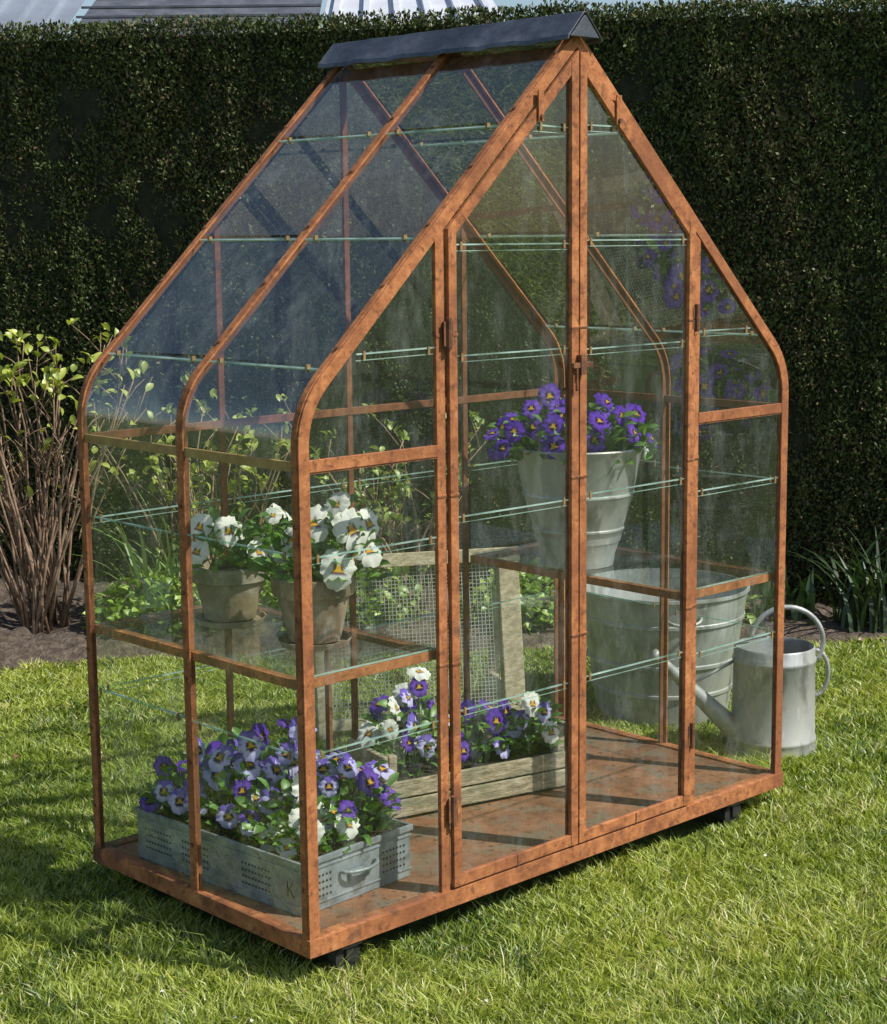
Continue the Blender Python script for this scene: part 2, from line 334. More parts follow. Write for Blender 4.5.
def post(mb,xa,xb,y0,y1,zb,off=0):
    za_,zb_=zo(xa)-off,zo(xb)-off
    mb.add([(xa,y0,zb),(xb,y0,zb),(xb,y1,zb),(xa,y1,zb),(xa,y0,za_),(xb,y0,zb_),(xb,y1,zb_),(xa,y1,za_)],
           [(0,3,2,1),(4,5,6,7),(0,1,5,4),(1,2,6,5),(2,3,7,6),(3,0,4,7)])
post(fr,XL-.028,XL-.002,.002,.014,.039,-.004); post(fr,XR+.002,XR+.028,.002,.014,.039,-.004)
post(fd,XL-.004,XL+.004,.008,.020,.039,0); post(fd,XR-.004,XR+.004,.008,.020,.039,0)
for x in (XL,W/2,XR): post(fm_,x-.009,x+.009,D-.014,D-.004,.039,-.004)
def door(x0,x1,mb):
    s=.025; y0,y1=-.008,.005; off=.004*KK
    ztop=lambda x:zo(x)-off
    post(mb,x0,x0+s,y0,y1,.046,off); post(mb,x1-s,x1,y0,y1,.046,off)
    mb.box((x0+s,y0+.001,.046),(x1-s,y1-.001,.074))
    xa,xb=x0+s,x1-s; t=s*KK
    mb.add([(xa,y0+.001,ztop(xa)-t),(xb,y0+.001,ztop(xb)-t),(xb,y1-.001,ztop(xb)-t),(xa,y1-.001,ztop(xa)-t),(xa,y0+.001,ztop(xa)),(xb,y0+.001,ztop(xb)),(xb,y1-.001,ztop(xb)),(xa,y1-.001,ztop(xa))],
           [(0,3,2,1),(4,5,6,7),(0,1,5,4),(1,2,6,5),(2,3,7,6),(3,0,4,7)])
    for q in (x0+s,x1-s): post(fd,q-.004,q+.004,.0045,.010,.07,off+t*.8)
    xm=(x0+x1)/2; fd.box((xm-.002,y0-.0006,.046),(xm+.002,y0+.003,.0735))
    return lambda x:ztop(x)-t
dl=MB(); dr=MB()
zl=door(XL+.003,W/2-.002,dl); zr=door(W/2+.002,XR-.003,dr)
dl.obj('door_leaf',M_rust,gh,bevel=.0015); dr.obj('door_leaf_2',M_rust,gh,bevel=.0015)
post(fd,W/2-.006,W/2+.006,.0055,.012,.05,.02)
for x in (XL,XR):
    for z in (.20,1.30): 
        fd.tube([(x,-.011,z),(x,-.011,z+.07)],.007,8); fd.box((x-.014,-.0095,z+.008),(x+.014,-.0078,z+.062))
for x in (XL-.015,XR+.015,XL+.0155,XR-.0155,W/2-.0145,W/2+.0145):
    for z in (.58,.97,1.33): 
        y=-.0095 if (XL<x<XR) else .0005
        fr.box((x-.0138,y,z),(x+.0138,y+.006,z+.005)); fd.box((x-.0136,y-.0002,z-.0025),(x+.0136,y+.006,z))
fd.box((W/2-.035,-.022,1.235),(W/2+.035,-.012,1.247)); fd.box((W/2-.010,-.024,1.218),(W/2+.010,-.008,1.265)); fd.tube([(W/2-.02,-.018,1.235),(W/2-.02,-.018,1.18)],.0035)
for sx in (-1,1):
    x=W/2+sx*.135; z=zroof(x)-.035
    fr.box((x-.009,-.013,z-.05),(x+.009,-.0085,z+.02)); fd.tube([(x,-.012,z-.04),(x,-.018,z-.04)],.0055)
for (yy) in (.012,D/2,D-.012):
    for x in np.arange(.12,W-.05,.135):
        z=zroof(x); nx=-SL if x<W/2 else SL
        fd.tube([(x,yy,z-.001),(x+nx/KK*.005,yy,z+.005/KK)],.0055,6)
    for z in np.arange(.15,1.1,.2):
        fd.tube([(-.005,yy+.001,z),(.001,yy+.001,z)],.005,6); fd.tube([(W-.001,yy+.001,z),(W+.005,yy+.001,z)],.005,6)
def shelf(xa,xb,name):
    z=HS
    fr.box((xa,.026,z-.022),(xb,.034,z)); fr.box((xa,D-.034,z-.022),(xb,D-.026,z))
    fr.box((xa,.034,z-.0215),(xa+.008,D-.034,z-.0005)); fr.box((xb-.008,.034,z-.0215),(xb,D-.034,z-.0005))
    for (a,b) in ((.034,.052),(D-.052,D-.034)): fr.box((xa+.008,a,z-.003),(xb-.008,b,z-.0005))
    fr.box((xa+.008,.052,z-.003),(xa+.026,D-.052,z-.0007)); fr.box((xb-.026,.052,z-.003),(xb-.008,D-.052,z-.0007))
    s=MB(); s.box((xa+.004,.030,z+.001),(xb-.004,D-.030,z+.006)); s.obj(name,M_glass,gh)
    e=MB(); e.box((xa+.002,.027,z+.0015),(xb-.002,.0295,z+.0055)); e.obj(name+'_edge',M_edge,gh)
shelf(.008,XL-.002,'shelf_glass'); shelf(XR+.002,W-.008,'shelf_glass_2')
fm_.box((XL-.012,D/2-.008,.034),(XL-.002,D/2+.008,HS-.022)); fm_.box((XR+.002,D/2-.008,.034),(XR+.012,D/2+.008,HS-.022))
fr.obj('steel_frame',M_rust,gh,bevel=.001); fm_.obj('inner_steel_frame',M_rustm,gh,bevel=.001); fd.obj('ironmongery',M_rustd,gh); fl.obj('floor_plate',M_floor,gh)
yl.obj('eave_rail',noise_mat('ochre_rust',[(.3,.17,.05),(.48,.33,.12)],scale=20,rough=.8),gh)
gp=MB(); gr=MB(); ge=MB(); gc=MB()
laps=[.47,.92,1.28,1.53,1.80]
def polypane(pts,y,tilt=.0):
    gp.add([(x,y,z) for x,z in pts],[tuple(range(len(pts)))])
def lapline(xa,xb,y,z):
    if xb-xa<.04: return
    j=random.uniform(-.006,.006); dz=random.uniform(-.003,.003)
    ge.beam((xa,y,z+j),(xb,y,z+j+dz),.004,.0034); ge.beam((xa,y+.002,z+j-.014),(xb,y+.002,z+j+dz-.014),.002,.0018)
    for x in (xa+.02,xb-.02): gc.box((x-.003,y-.005,z+j-.012),(x+.003,y-.0025,z+j+.006))
ti=BW*KK
def panes(xa,xb,y,zb,zf,zlist):
    sgn=1 if zf(xb)>zf(xa) else -1
    polypane([(xa,zb),(xb,zb),(xb,zf(xb)),(xa,zf(xa))],y)
    for z in zlist:
        a,b=xa,xb
        if z>min(zf(xa),zf(xb)):
            if z>max(zf(xa),zf(xb))-.02: continue
            t=(z-zf(xa))/(zf(xb)-zf(xa)); xc=xa+(xb-xa)*t
            if sgn>0:a=xc
            else:b=xc
        lapline(a,b,y,z)
panes(XL+.028,W/2-.027,.002,.074,zl,laps); panes(W/2+.027,XR-.028,.002,.074,zr,laps)
zi=lambda x:zroof(x)-ti
for (a,b) in ((BW,XL-.028),(XR+.028,W-BW)):
    polypane([(a,.04),(b,.04),(b,z0),(a,z0)],.008)
    for z in (.45,.88): lapline(a,b,.008,z)
    if a<.5: polypane([(a,z1+.004),(b,z1+.004),(b,zi(b)),(a+.03,zi(a+.03)-.01),(a,zi(a)-.05)],.008)
    else: polypane([(a,z1+.004),(b,z1+.004),(b,zi(b)-.05),(b-.03,zi(b-.03)-.01),(a,zi(a))],.008)
    lapline(a+(.14 if a<.5 else 0),b-(0 if a<.5 else .14),.008,1.30)
for a,b in ((BW,XL-.010),(XL+.010,W/2-.010),(W/2+.010,XR-.010),(XR+.010,W-BW)):
    polypane([(a,.04),(b,.04),(b,z0),(a,z0)],D-.009)
    for z in (.45,.88): lapline(a,b,D-.009,z)
    if a<.1: polypane([(a,z1),(b,z1),(b,zi(b)),(a+.03,zi(a+.03)-.01),(a,zi(a)-.05)],D-.009)
    elif b>W-.1: polypane([(a,z1),(b,z1),(b,zi(b)-.05),(b-.03,zi(b-.03)-.01),(a,zi(a))],D-.009)
    else: polypane([(a,z1),(b,z1),(b,zi(b)),(a,zi(a))],D-.009)
for y0_,y1_ in ((.026,D/2-.013),(D/2+.013,D-.025)):
    for side in (0,1):
        X=lambda x: x if side==0 else W-x
        gp.add([(X(.006),y0_,.04),(X(.006),y1_,.04),(X(.006),y1_,z0),(X(.006),y0_,z0)],[(0,1,2,3)])
        for z in (.45,.88):
            j=random.uniform(-.006,.006)
            ge.beam((X(.005),y0_,z+j),(X(.005),y1_,z+j+random.uniform(-.003,.003)),.004,.0034)
            for y in (y0_+.03,y1_-.03):
                xx=X(.0015); gc.box((xx-.0015,y-.003,z+j-.012),(xx+.0015,y+.003,z+j+.006))
        pth=arch_path(.006,HE)[:11]
        cuts=[HE,1.28,1.55,1.80,9]
        for ci in range(4):
            lo,hi=cuts[ci],cuts[ci+1]; seg=[]
            for i in range(len(pth)-1):
                (xa,za),(xb,zb)=pth[i],pth[i+1]
                if zb<=lo or za>=hi: continue
                ta=max(0,(lo-za)/(zb-za)); tb_=min(1,(hi-za)/(zb-za))
                if not seg: seg.append((xa+(xb-xa)*ta,za+(zb-za)*ta))
                seg.append((xa+(xb-xa)*tb_,za+(zb-za)*tb_))
            j0,j1=random.uniform(-.004,.004),random.uniform(-.004,.004)
            vs=[];fs=[];m_=len(seg)
            for i,(x,z) in enumerate(seg):
                t=i/(m_-1); l=-.003*(1-t)
                vs+=[(X(x+l),y0_,z-l+j0*(1-t)),(X(x+l),y1_,z-l+j1*(1-t))]
            for i in range(m_-1): fs.append((2*i,2*i+1,2*i+3,2*i+2))
            gr.add(vs,fs)
        for z in (1.28,1.55,1.80):
            x=(z-ZC)/SL; nx,nz=-SL/KK,1/KK
            ge.beam(Vector((X(x),y0_,z-.006)),Vector((X(x),y1_,z-.006)),.0045,.004,up=((nx if side==0 else -nx),0,nz))
            for y in (y0_+.04,y1_-.04): gc.box((X(x)-.005,y-.003,z-.008),(X(x)+.005,y+.003,z+.003))
gp.obj('wall_glass',M_glass,gh); gr.obj('roof_glass',M_glassr,gh,smooth=True); ge.obj('glass_edges',M_edge,gh); gc.obj('glass_clips',M_brass,gh)
rc=MB(); n=30; vs=[];fs=[]
prof=[(-.056,-.066),(-.053,-.056),(-.028,-.028),(-.003,-.001),(.003,-.001),(.028,-.028),(.053,-.056),(.056,-.066)]
for i in range(n+1):
    y=-.026+(D+.05)*i/n; wb=.0016*math.sin(i*1.1)+.0012*math.sin(i*2.3+1)+random.uniform(-.0005,.0005)
    for x,z in prof: vs.append((W/2+x*(1+wb*7*(abs(x)>.02)),y,2.056+z+wb*(1.1 if abs(x)>.05 else .35)))
m=len(prof)
for i in range(n):
    for k in range(m-1): fs.append((i*m+k,(i+1)*m+k,(i+1)*m+k+1,i*m+k+1))
rc.add(vs,fs)
rc.add([(W/2-.050,-.0255,2.000),(W/2+.050,-.0255,2.000),(W/2+.003,-.0258,2.050),(W/2-.003,-.0258,2.050)],[(0,1,2,3)])
ob=rc.obj('ridge_cap',M_lead,gh); sm=ob.modifiers.new('s','SOLIDIFY'); sm.thickness=.004; ob.modifiers.new('b','BEVEL').width=.0015
rb=MB(); rb.box((W/2-.010,.02,1.955),(W/2+.010,D-.02,1.985)); rb.obj('ridge_beam',M_rustd,gh)
for i,(x,y) in enumerate(((.12,.03),(W-.20,.03),(.12,D-.05),(W-.20,D-.05))):
    c=MB(); c.tube([(x,y-.015,GZ+.037),(x,y+.015,GZ+.037)],.036,20); c.box((x-.01,y-.022,GZ+.03),(x+.01,y-.017,-.006)); c.box((x-.01,y+.017,GZ+.03),(x+.01,y+.022,-.006)); c.box((x-.03,y-.03,-.008),(x+.03,y+.03,-.001))
    c.obj('castor_%d'%(i+1),M_black,gh)
# ------------------------------------------------------------------ pansies
def add_flower(mb,c,nrm,size,kind,roll=0):
    nrm=Vector(nrm).normalized(); up=Vector((0,0,1)); r=up.cross(nrm)
    if r.length<.05: r=Vector((1,0,0))
    r.normalize(); u=nrm.cross(r).normalized()
    cr,sr=math.cos(roll),math.sin(roll); r,u=r*cr+u*sr,u*cr-r*sr
    K={'purple':((.17,.08,.46),(.24,.12,.60),(.12,.045,.36)),'violet':((.13,.05,.44),(.18,.065,.54),(.09,.03,.32)),
       'lav':((.24,.17,.58),(.66,.63,.90),(.17,.10,.48)),'white':((.84,.84,.76),(.88,.88,.80),(.86,.85,.72))}[kind]
    j=.85+.25*random.random()
    pet=[(62,.98,.58,-.10,0),(118,.98,.58,-.13,0),(8,.90,.52,-.03,1),(172,.90,.52,-.05,1),(270,1.0,.68,.02,1)]
    ph=random.uniform(0,6)
    TS=(.0,.09,.2,.34,.5,.72,1.0); blen=random.uniform(.9,1.15)
    for ang,rc_,hw,dz,lo in pet:
        a=math.radians(ang+random.uniform(-6,6)); d=(math.cos(a),math.sin(a)); pdir=(-d[1],d[0]); rc2=rc_*random.uniform(.92,1.05)
        vs=[];cs=[]; Kn=9
        for t in TS:
            wd=hw*math.sin(min(1,t*1.12+.05)*math.pi*.62)**.8
            for k in range(Kn):
                s=-1+2*k/(Kn-1)
                rr=t*rc2*(1-.26*s*s*t)*(1+.05*t*math.sin(s*9+ph+ang))
                x=d[0]*rr+pdir[0]*s*wd*(1 if t<.99 else .86); y=d[1]*rr+pdir[1]*s*wd*(1 if t<.99 else .86)
                z=dz*.7-.20*t*t*t+.10*t*t*math.sin(s*6+ang+ph)+.14*t*(1-abs(s))*.5
                vs.append(Vector(c)+(r*x+u*y+nrm*z)*size*.5)
                base=K[1] if lo else K[0]; edge=K[2] if not (kind=='lav' and lo) else (.46,.4,.8)
                bl=(.40 if kind!='white' else .27)*blen
                dark=(.03,.008,.08) if kind!='white' else (.10,.05,.12)
                if t<.1 and lo: col=(.75,.45,.04)
                elif lo and t<bl*(1.0-.35*abs(s)): col=dark
                else:
                    q=max(0,(t-.6)/.4); col=tuple((base[m]*(1-q)+edge[m]*q)*j for m in range(3))
                    if not lo and t<.3 and kind!='white': col=tuple(.5*v for v in col)
                cs.append(col)
        R=len(TS)-1
        fs=[(i*Kn+k,i*Kn+k+1,(i+1)*Kn+k+1,(i+1)*Kn+k) for i in range(R) for k in range(Kn-1)]
        mb.add(vs,fs,cs)
def add_leaf(mb,p,d,ln,wd,col):
    d=Vector(d).normalized(); s=d.cross(Vector((0,0,1)))
    if s.length<.1: s=Vector((1,0,0))
    s.normalize(); u=s.cross(d)
    a=random.uniform(-.9,.9); s,u=s*math.cos(a)+u*math.sin(a),u*math.cos(a)-s*math.sin(a)
    vs=[];cs=[]
    for t,w,b in ((0,.12,0),(.25,.8,.05),(.55,1,.06),(.82,.62,.0),(1,.05,-.1)):
        c=Vector(p)+d*ln*t+u*ln*b
        vs+= [c-s*wd*w+u*wd*.35*w,c,c+s*wd*w+u*wd*.35*w]; cs+= [col,tuple(1.25*x for x in col),col]
    fs=[]
    for i in range(4):
        for k in range(2): fs.append((i*3+k,i*3+k+1,i*3+k+4,i*3+k+3))
    mb.add(vs,fs,cs)
VIEW=Vector((-Fd[0],-Fd[1],.25)); SUNH=Vector((Rt[0],Rt[1],.9))
def clump(fm,lm,c,rx,ry,h,nl,flowers,fsize,kinds,rot=0):
    c=Vector(c); ca,sa=math.cos(rot),math.sin(rot)
    def W2(x,y,z): return c+Vector((x*ca-y*sa,x*sa+y*ca,z))
    for i in range(nl):
        a=random.uniform(0,6.283); q=math.sqrt(random.random()); z=random.random()**.8
        x,y=rx*q*math.cos(a),ry*q*math.sin(a); zz=h*z*(1-.45*q*q)
        d=Vector((math.cos(a+rot)*.8,math.sin(a+rot)*.8,random.uniform(-.1,1.0)))+Vector((random.uniform(-.6,.6),random.uniform(-.6,.6),0))
        g_=random.random(); col=(.055+.1*g_,.135+.17*g_,.02+.028*g_)
        add_leaf(lm,W2(x,y,zz),d,random.uniform(.022,.048),random.uniform(.007,.013),col)
    pts=[]
    tries=0
    while len(pts)<flowers and tries<4000:
        tries+=1
        a=random.uniform(0,6.283); q=math.sqrt(random.random())*1.08
        x,y=rx*q*math.cos(a),ry*q*math.sin(a); z=h*(1.0-.55*q*q)+random.uniform(-.2,.25)*h
        p=W2(x,y,z)
        if all((p-o_).length>fsize*.6 for o_ in pts): pts.append(p)
    for p in pts:
        outw=(p-c); outw.z=0
        nrm=VIEW*.75+SUNH*.4+outw.normalized()*.6+Vector((random.uniform(-.5,.5),random.uniform(-.5,.5),random.uniform(-.35,.35)))
        k=random.choice(kinds); add_flower(fm,p,nrm,fsize*random.uniform(.75,1.18),k,random.uniform(-.3,.3))
        b=c+(p-c)*.35; b.z=c.z+.0
        nb=Vector(nrm).normalized()
        lm.tube([b,(b+p)/2+Vector((0,0,.02)),p-nb*.012+Vector((0,0,.006)),p-nb*.004],.0013,5,(.11,.2,.05))
def plant(parent,name,spec):
    fm,lm=MB(),MB()
    for s in spec: clump(fm,lm,**s)
    fm.obj(name+'_flowers',M_petal,parent,smooth=True); lm.obj(name+'_leaves',M_leaf,parent,smooth=True)
def pot(name,x,y,z,rt,rb_,h,mat,spec):
    e=empty(name,(0,0,0)); p=MB()
    p.lathe([(.001,.012),(rb_*.95,.012),(rb_,.014),(rb_+(rt-rb_)*.72,h*.72),(rt-.001,h*.73),(rt+.003,h*.76),(rt+.004,h*.985),(rt,h),(rt-.010,h),(rt-.014,h*.8),(rt-.016,h*.78)],(x,y,z),40)
    p.obj('clay_pot',mat,e,smooth='auto')
    s=MB(); s.lathe([(.001,.001),(rb_+.018,.001),(rb_+.026,.016),(rb_+.022,.016),(rb_+.014,.006),(.001,.006)],(x,y,z),36); s.obj('saucer',mat,e,smooth='auto')
    c=MB(); c.lathe([(rt-.013,h*.84),(rt*.5,h*.9),(.001,h*.91)],(x,y,z),24); c.obj('compost',M_compost,e,smooth=True)
    plant(e,'pansy',[dict(c=(x+du*Rt[0],y+du*Rt[1],z+h*.85+dz),rx=r_,ry=r_,h=hh,nl=nl,flowers=nf,fsize=fs,kinds=['white']) for (du,dz,r_,hh,nl,nf,fs) in spec])
pot('potted_pansy',.241,.582,HS+.007,.092,.062,.145,M_terra,[(-.01,0,.11,.13,150,8,.07),(.11,.03,.06,.12,60,5,.064)])
pot('potted_pansy.001',.235,.25,HS+.007,.094,.06,.165,M_terra2,[(-.03,0,.08,.12,120,3,.07),(.06,.0,.09,.2,150,10,.088)])
# --- bucket on right shelf
e=empty('zinc_bucket'); p=MB(); bx,by,bz=1.400,.490,HS+.007; h=.34
p.lathe([(.001,.012),(.094,.012),(.096,0),(.1,.0),(.103,.02),(.104,.03),(.128,.10),(.132,.104),(.132,.109),(.129,.112),(.155,.2),(.159,.204),(.159,.209),(.157,.212),(.178,h-.02),(.183,h-.012),(.187,h-.004),(.184,h),(.179,h-.003),(.175,h-.02),(.12,.07)],(bx,by,bz),56)
p.obj('bucket_body',M_zinc,e,smooth='auto')
c=MB(); c.lathe([(.168,h-.05),(.08,h-.035),(.001,h-.03)],(bx,by,bz),24); c.obj('compost',M_compost,e,smooth=True)
hb=MB()
for sgn in (-1,1):
    ex=Vector((bx,by,bz+h-.02))+Vector((Rt[0],Rt[1],0))*sgn*.186
    hb.beam(ex+Vector((0,0,-.03)),ex+Vector((0,0,.03)),.03,.006,up=(Rt[0],Rt[1],0)); hb.tube([ex+Vector((Rt[0],Rt[1],0))*sgn*a for a in (0,.012)],.008,8)
pts=[]
for i in range(21):
    t=math.pi*i/20; a=math.cos(t)*.198; b=math.sin(t)
    pts.append(Vector((bx,by,bz+h-.02))+Vector((Rt[0],Rt[1],0))*a+Vector((Fd[0],Fd[1],0))*b*.17+Vector((0,0,-.06*b)))
hb.tube(pts,.0035,6); hb.obj('bucket_handle',M_zinc,e,smooth=True)
plant(e,'pansy',[dict(c=(bx-.01,by+.01,bz+h-.05),rx=.22,ry=.17,h=.165,nl=420,flowers=46,fsize=.07,kinds=['violet','violet','purple','purple'],rot=YAW-math.pi/2)])
# --- perforated zinc crate, front left
e=empty('zinc_planter_crate'); cx,cy,cz=.236,.435,.035; L2,W2_,Hc=.298,.176,.122; rz=.065
def crate_local(x,y,z):
    ca,sa=math.cos(rz),math.sin(rz); return (cx+x*ca-y*sa,cy+x*sa+y*ca,cz+z)
mz=MB()
def lbox(mb,a,b,f=crate_local):
    x0_,y0_,z0_=a;x1_,y1_,z1_=b
    mb.add([f(x0_,y0_,z0_),f(x1_,y0_,z0_),f(x1_,y1_,z0_),f(x0_,y1_,z0_),f(x0_,y0_,z1_),f(x1_,y0_,z1_),f(x1_,y1_,z1_),f(x0_,y1_,z1_)],[(0,3,2,1),(4,5,6,7),(0,1,5,4),(1,2,6,5),(2,3,7,6),(3,0,4,7)])
t=.004
lbox(mz,(-W2_,-L2,0),(W2_,L2,t))
lbox(mz,(-W2_,-L2,t),(-W2_+t,L2,Hc)); lbox(mz,(W2_-t,-L2,t),(W2_,L2,Hc)); lbox(mz,(-W2_+t,-L2,t),(W2_-t,-L2+t,Hc)); lbox(mz,(-W2_+t,L2-t,t),(W2_-t,L2,Hc))
for (a,b) in (((-W2_-.006,-L2-.006),(W2_+.006,-L2+.002)),((-W2_-.006,L2-.002),(W2_+.006,L2+.006))): lbox(mz,(a[0],a[1],Hc-.008),(b[0],b[1],Hc+.006))
for (a,b) in (((-W2_-.006,-L2+.002),(-W2_+.002,L2-.002)),((W2_-.002,-L2+.002),(W2_+.006,L2-.002))): lbox(mz,(a[0],a[1],Hc-.0075),(b[0],b[1],Hc+.0055))
for z in (.018,.1): 
    lbox(mz,(-W2_-.003,-L2-.003,z),(W2_+.003,-L2-.0005,z+.005)); lbox(mz,(-W2_-.003,-L2-.0004,z),(-W2_-.0005,L2,z+.005))
mz.obj('crate_body',M_zincb,e,bevel=.001)
kk=MB(); K0=Vector(crate_local(-W2_-.0005,-L2+.045,.04)); ky=Vector(crate_local(0,-1,0))-Vector(crate_local(0,0,0)); kx=Vector(crate_local(-1,0,0))-Vector(crate_local(0,0,0)); kz=Vector((0,0,1))
for a,b in (((0,0),(0,.035)),((.003,.016),(.018,.035)),((.004,.018),(.02,0))):
    kk.beam(K0+ky*a[0]+kz*a[1],K0+ky*b[0]+kz*b[1],.003,.0026,up=kx)
kk.obj('embossed_letter',M_rustd,e)
hl=MB()
def disc(mb,c0,ax,r,dist):
    vs=[]
    for k in range(8):
        a=6.283*k/8
        if ax=='y': vs.append(crate_local(c0[0]+r*math.cos(a),c0[1]-dist,c0[2]+r*math.sin(a)))
        else: vs.append(crate_local(c0[0]-dist,c0[1]+r*math.cos(a),c0[2]+r*math.sin(a)))
    mb.add(vs,[tuple(range(8))])
for row in range(4):
    for i in range(7):
        for x0s in (-.155,.085): disc(hl,(x0s+i*.0115,-L2,.034+row*.016),'y',.003,.0012)
    for i in range(9):
        for y0s in (-.19,.03,.17): disc(hl,(-W2_,y0s+i*.0115,.034+row*.016),'x',.003,.0012)
hl.obj('perforations',M_black,e)
hd=MB(); hp=[]
for i in range(11):
    a=math.pi*i/10; hp.append(crate_local(-.0+.055*math.cos(a),-L2-.004-.03*math.sin(a),.075))
hd.tube(hp,.005,8); lbox(hd,(-.03,-L2-.012,.045),(.03,-L2-.003,.072)); hd.obj('crate_handle',M_zincb,e,bevel=.003)
cm=MB(); lbox(cm,(-W2_+.005,-L2+.005,.06),(W2_-.005,L2-.005,.1)); cm.obj('compost',M_compost,e)
sp=[]
for (x,y,k,nf,hh) in ((-.07,.2,['purple','lav','lav','violet'],14,.16),(.07,.19,['purple','lav','violet'],11,.18),(-.05,.04,['lav','lav','purple'],16,.2),(.08,.0,['lav','purple','lav'],13,.2),(-.05,-.12,['white','white','lav'],9,.14),(-.02,-.19,['white','white'],5,.1),(.09,-.19,['lav','purple','lav'],14,.19)):
    q=crate_local(x,y,.095); sp.append(dict(c=q,rx=.105,ry=.11,h=hh,nl=130,flowers=nf,fsize=.072,kinds=k))
plant(e,'pansy',sp)
# --- wooden crate
e=empty('wooden_planter_crate'); wx,wy=.955,.515; wr=-.235
def wl(x,y,z):
    ca,sa=math.cos(wr),math.sin(wr); return (wx+x*ca-y*sa,wy+x*sa+y*ca,.035+z)
mw=MB()
for s_ in (-1,1):
    lbox(mw,(s_*.29-.011,-.105,0),(s_*.29+.011,.105,.105),wl)
    lbox(mw,(s_*.29-.009,-.103,.108),(s_*.29+.009,.103,.175),wl)
    for yy in (-.085,.085): lbox(mw,(s_*.263-.012,yy-.012,.0),(s_*.263+.012,yy+.012,.172),wl)
for yy in (-.115,.105): 
    lbox(mw,(-.298,yy,.008),(.298,yy+.011,.055),wl); lbox(mw,(-.299,yy,.060),(.300,yy+.011,.105),wl)
lbox(mw,(-.28,-.1,.004),(.28,.1,.012),wl)
mw.obj('crate_boards',M_wood,e,bevel=.003)
cm=MB(); lbox(cm,(-.275,-.1,.04),(.275,.1,.09),wl); cm.obj('compost',M_compost,e)
sp=[]
for (x,y,k,nf,hh) in ((-.2,.0,['lav','purple','white'],11,.2),(-.1,.05,['purple','violet','white'],10,.21),(.03,.0,['lav','purple','violet'],9,.15),(.13,.03,['lav','purple'],7,.12),(.21,-.02,['white','lav'],6,.16)):
    sp.append(dict(c=wl(x,y,.085),rx=.08,ry=.09,h=hh,nl=110,flowers=nf,fsize=.068,kinds=k))
plant(e,'pansy',sp)
# ------------------------------------------------------------------ wash tub, watering can, mesh screen
e=empty('zinc_wash_tub'); tb=MB(); h=.44
prof=[(.001,.02),(.215,.02),(.217,0),(.222,0),(.226,.03),(.236,.10),(.243,.103),(.243,.113),(.239,.116),(.25,.2),(.258,.203),(.258,.213),(.254,.216),(.27,.34),(.277,.343),(.277,.353),(.274,.356),(.283,h-.01),(.292,h-.006),(.292,h+.004),(.283,h+.004),(.277,h-.01),(.22,.04),(.001,.03)]
tc_=(2.30,.92,GZ); tb.lathe(prof,tc_,64); tb.obj('tub_body',M_zinc,e,smooth='auto')
th=MB()
for ang in (math.radians(-135),math.radians(45)):
    dv=Vector((math.cos(ang+.15),math.sin(ang+.15),0)); tv=Vector((-dv.y,dv.x,0)); b=Vector(tc_)+Vector((0,0,.385))+dv*.275; hp=[]
    for i in range(11):
        a=math.pi*i/10; hp.append(b+tv*.06*math.cos(a)+dv*.035*math.sin(a)+Vector((0,0,-.02*math.sin(a))))
    th.tube(hp,.006,8)
th.obj('tub_handles',M_zinc,e,smooth=True)
e=empty('watering_can'); wc=MB(); cxy=(2.155,.351,GZ)
wc.lathe([(.001,.012),(.135,.012),(.137,0),(.141,0),(.141,.012),(.134,.02),(.131,.05),(.134,.055),(.134,.062),(.130,.067),(.126,.3),(.130,.305),(.130,.313),(.126,.318),(.125,.345),(.121,.351),(.117,.345),(.117,.30)],cxy,48)
Rv=Vector((Rt[0],Rt[1],0)); Fv=Vector((Fd[0],Fd[1],0)); c0=Vector(cxy)
vs=[];n=16
for i in range(n+1):
    a=-math.pi/2+math.pi*i/n; vs.append(c0-Rv*.122*math.cos(a)+Fv*.122*math.sin(a)+Vector((0,0,.349)))
    vs.append(c0-Rv*.02*math.cos(a)+Fv*.118*math.sin(a)+Vector((0,0,.372)))
wc.add(vs,[(2*i,2*i+2,2*i+3,2*i+1) for i in range(n)])
wc.obj('can_body',M_zinc,e,smooth='auto')
sp_=MB(); a=c0-Rv*.11+Vector((0,0,.07)); b=c0-Rv*.375-Fv*.05+Vector((0,0,.33))
sp_.tube([a,a*.7+b*.3,a*.35+b*.65,b],[.036,.029,.021,.015],16,cap=False)
sp_.tube([b,b+(b-a).normalized()*.015],[.018,.018],16)
sp_.tube([c0-Rv*.11+Vector((0,0,.31)),c0-Rv*.26-Fv*.03+Vector((0,0,.235))],.005,6)
hp=[]
for i in range(25):
    t=i/24; a=math.radians(175-215*t)
    hp.append(c0+Rv*(.03+.105*math.cos(a)+.02*t)+Vector((0,0,.365+.105*math.sin(a))))
sp_.tube(hp,.0085,10)
hp=[]
for i in range(13):
    a=math.radians(90-180*i/12); hp.append(c0+Rv*(.125+.045*math.cos(a))+Vector((0,0,.26+.075*math.sin(a))))
sp_.tube(hp,.007,8)
sp_.obj('spout_and_handles',M_zinc,e,smooth=True)
e=empty('wooden_mesh_screen'); fw_=MB(); wm=MB()
c0=Vector((1.50,1.27,GZ)); ax=(Rv*.97+Fv*.24).normalized(); bk=(Fv*.97-Rv*.24).normalized(); upv=(Vector((0,0,1))+bk*.18).normalized()
def sp3(a,b,c=0): return c0+ax*a+upv*b+bk*c
hw,hh=.32,.585
fw_.beam(sp3(-hw-.04,hh),sp3(hw+.04,hh),.05,.045,up=upv); fw_.beam(sp3(-hw,.06),sp3(hw,.06),.03,.035,up=upv)
fw_.beam(sp3(-hw,0),sp3(-hw,hh-.0235),.045,.04,up=bk); fw_.beam(sp3(hw,0),sp3(hw,hh-.0235),.07,.045,up=bk)
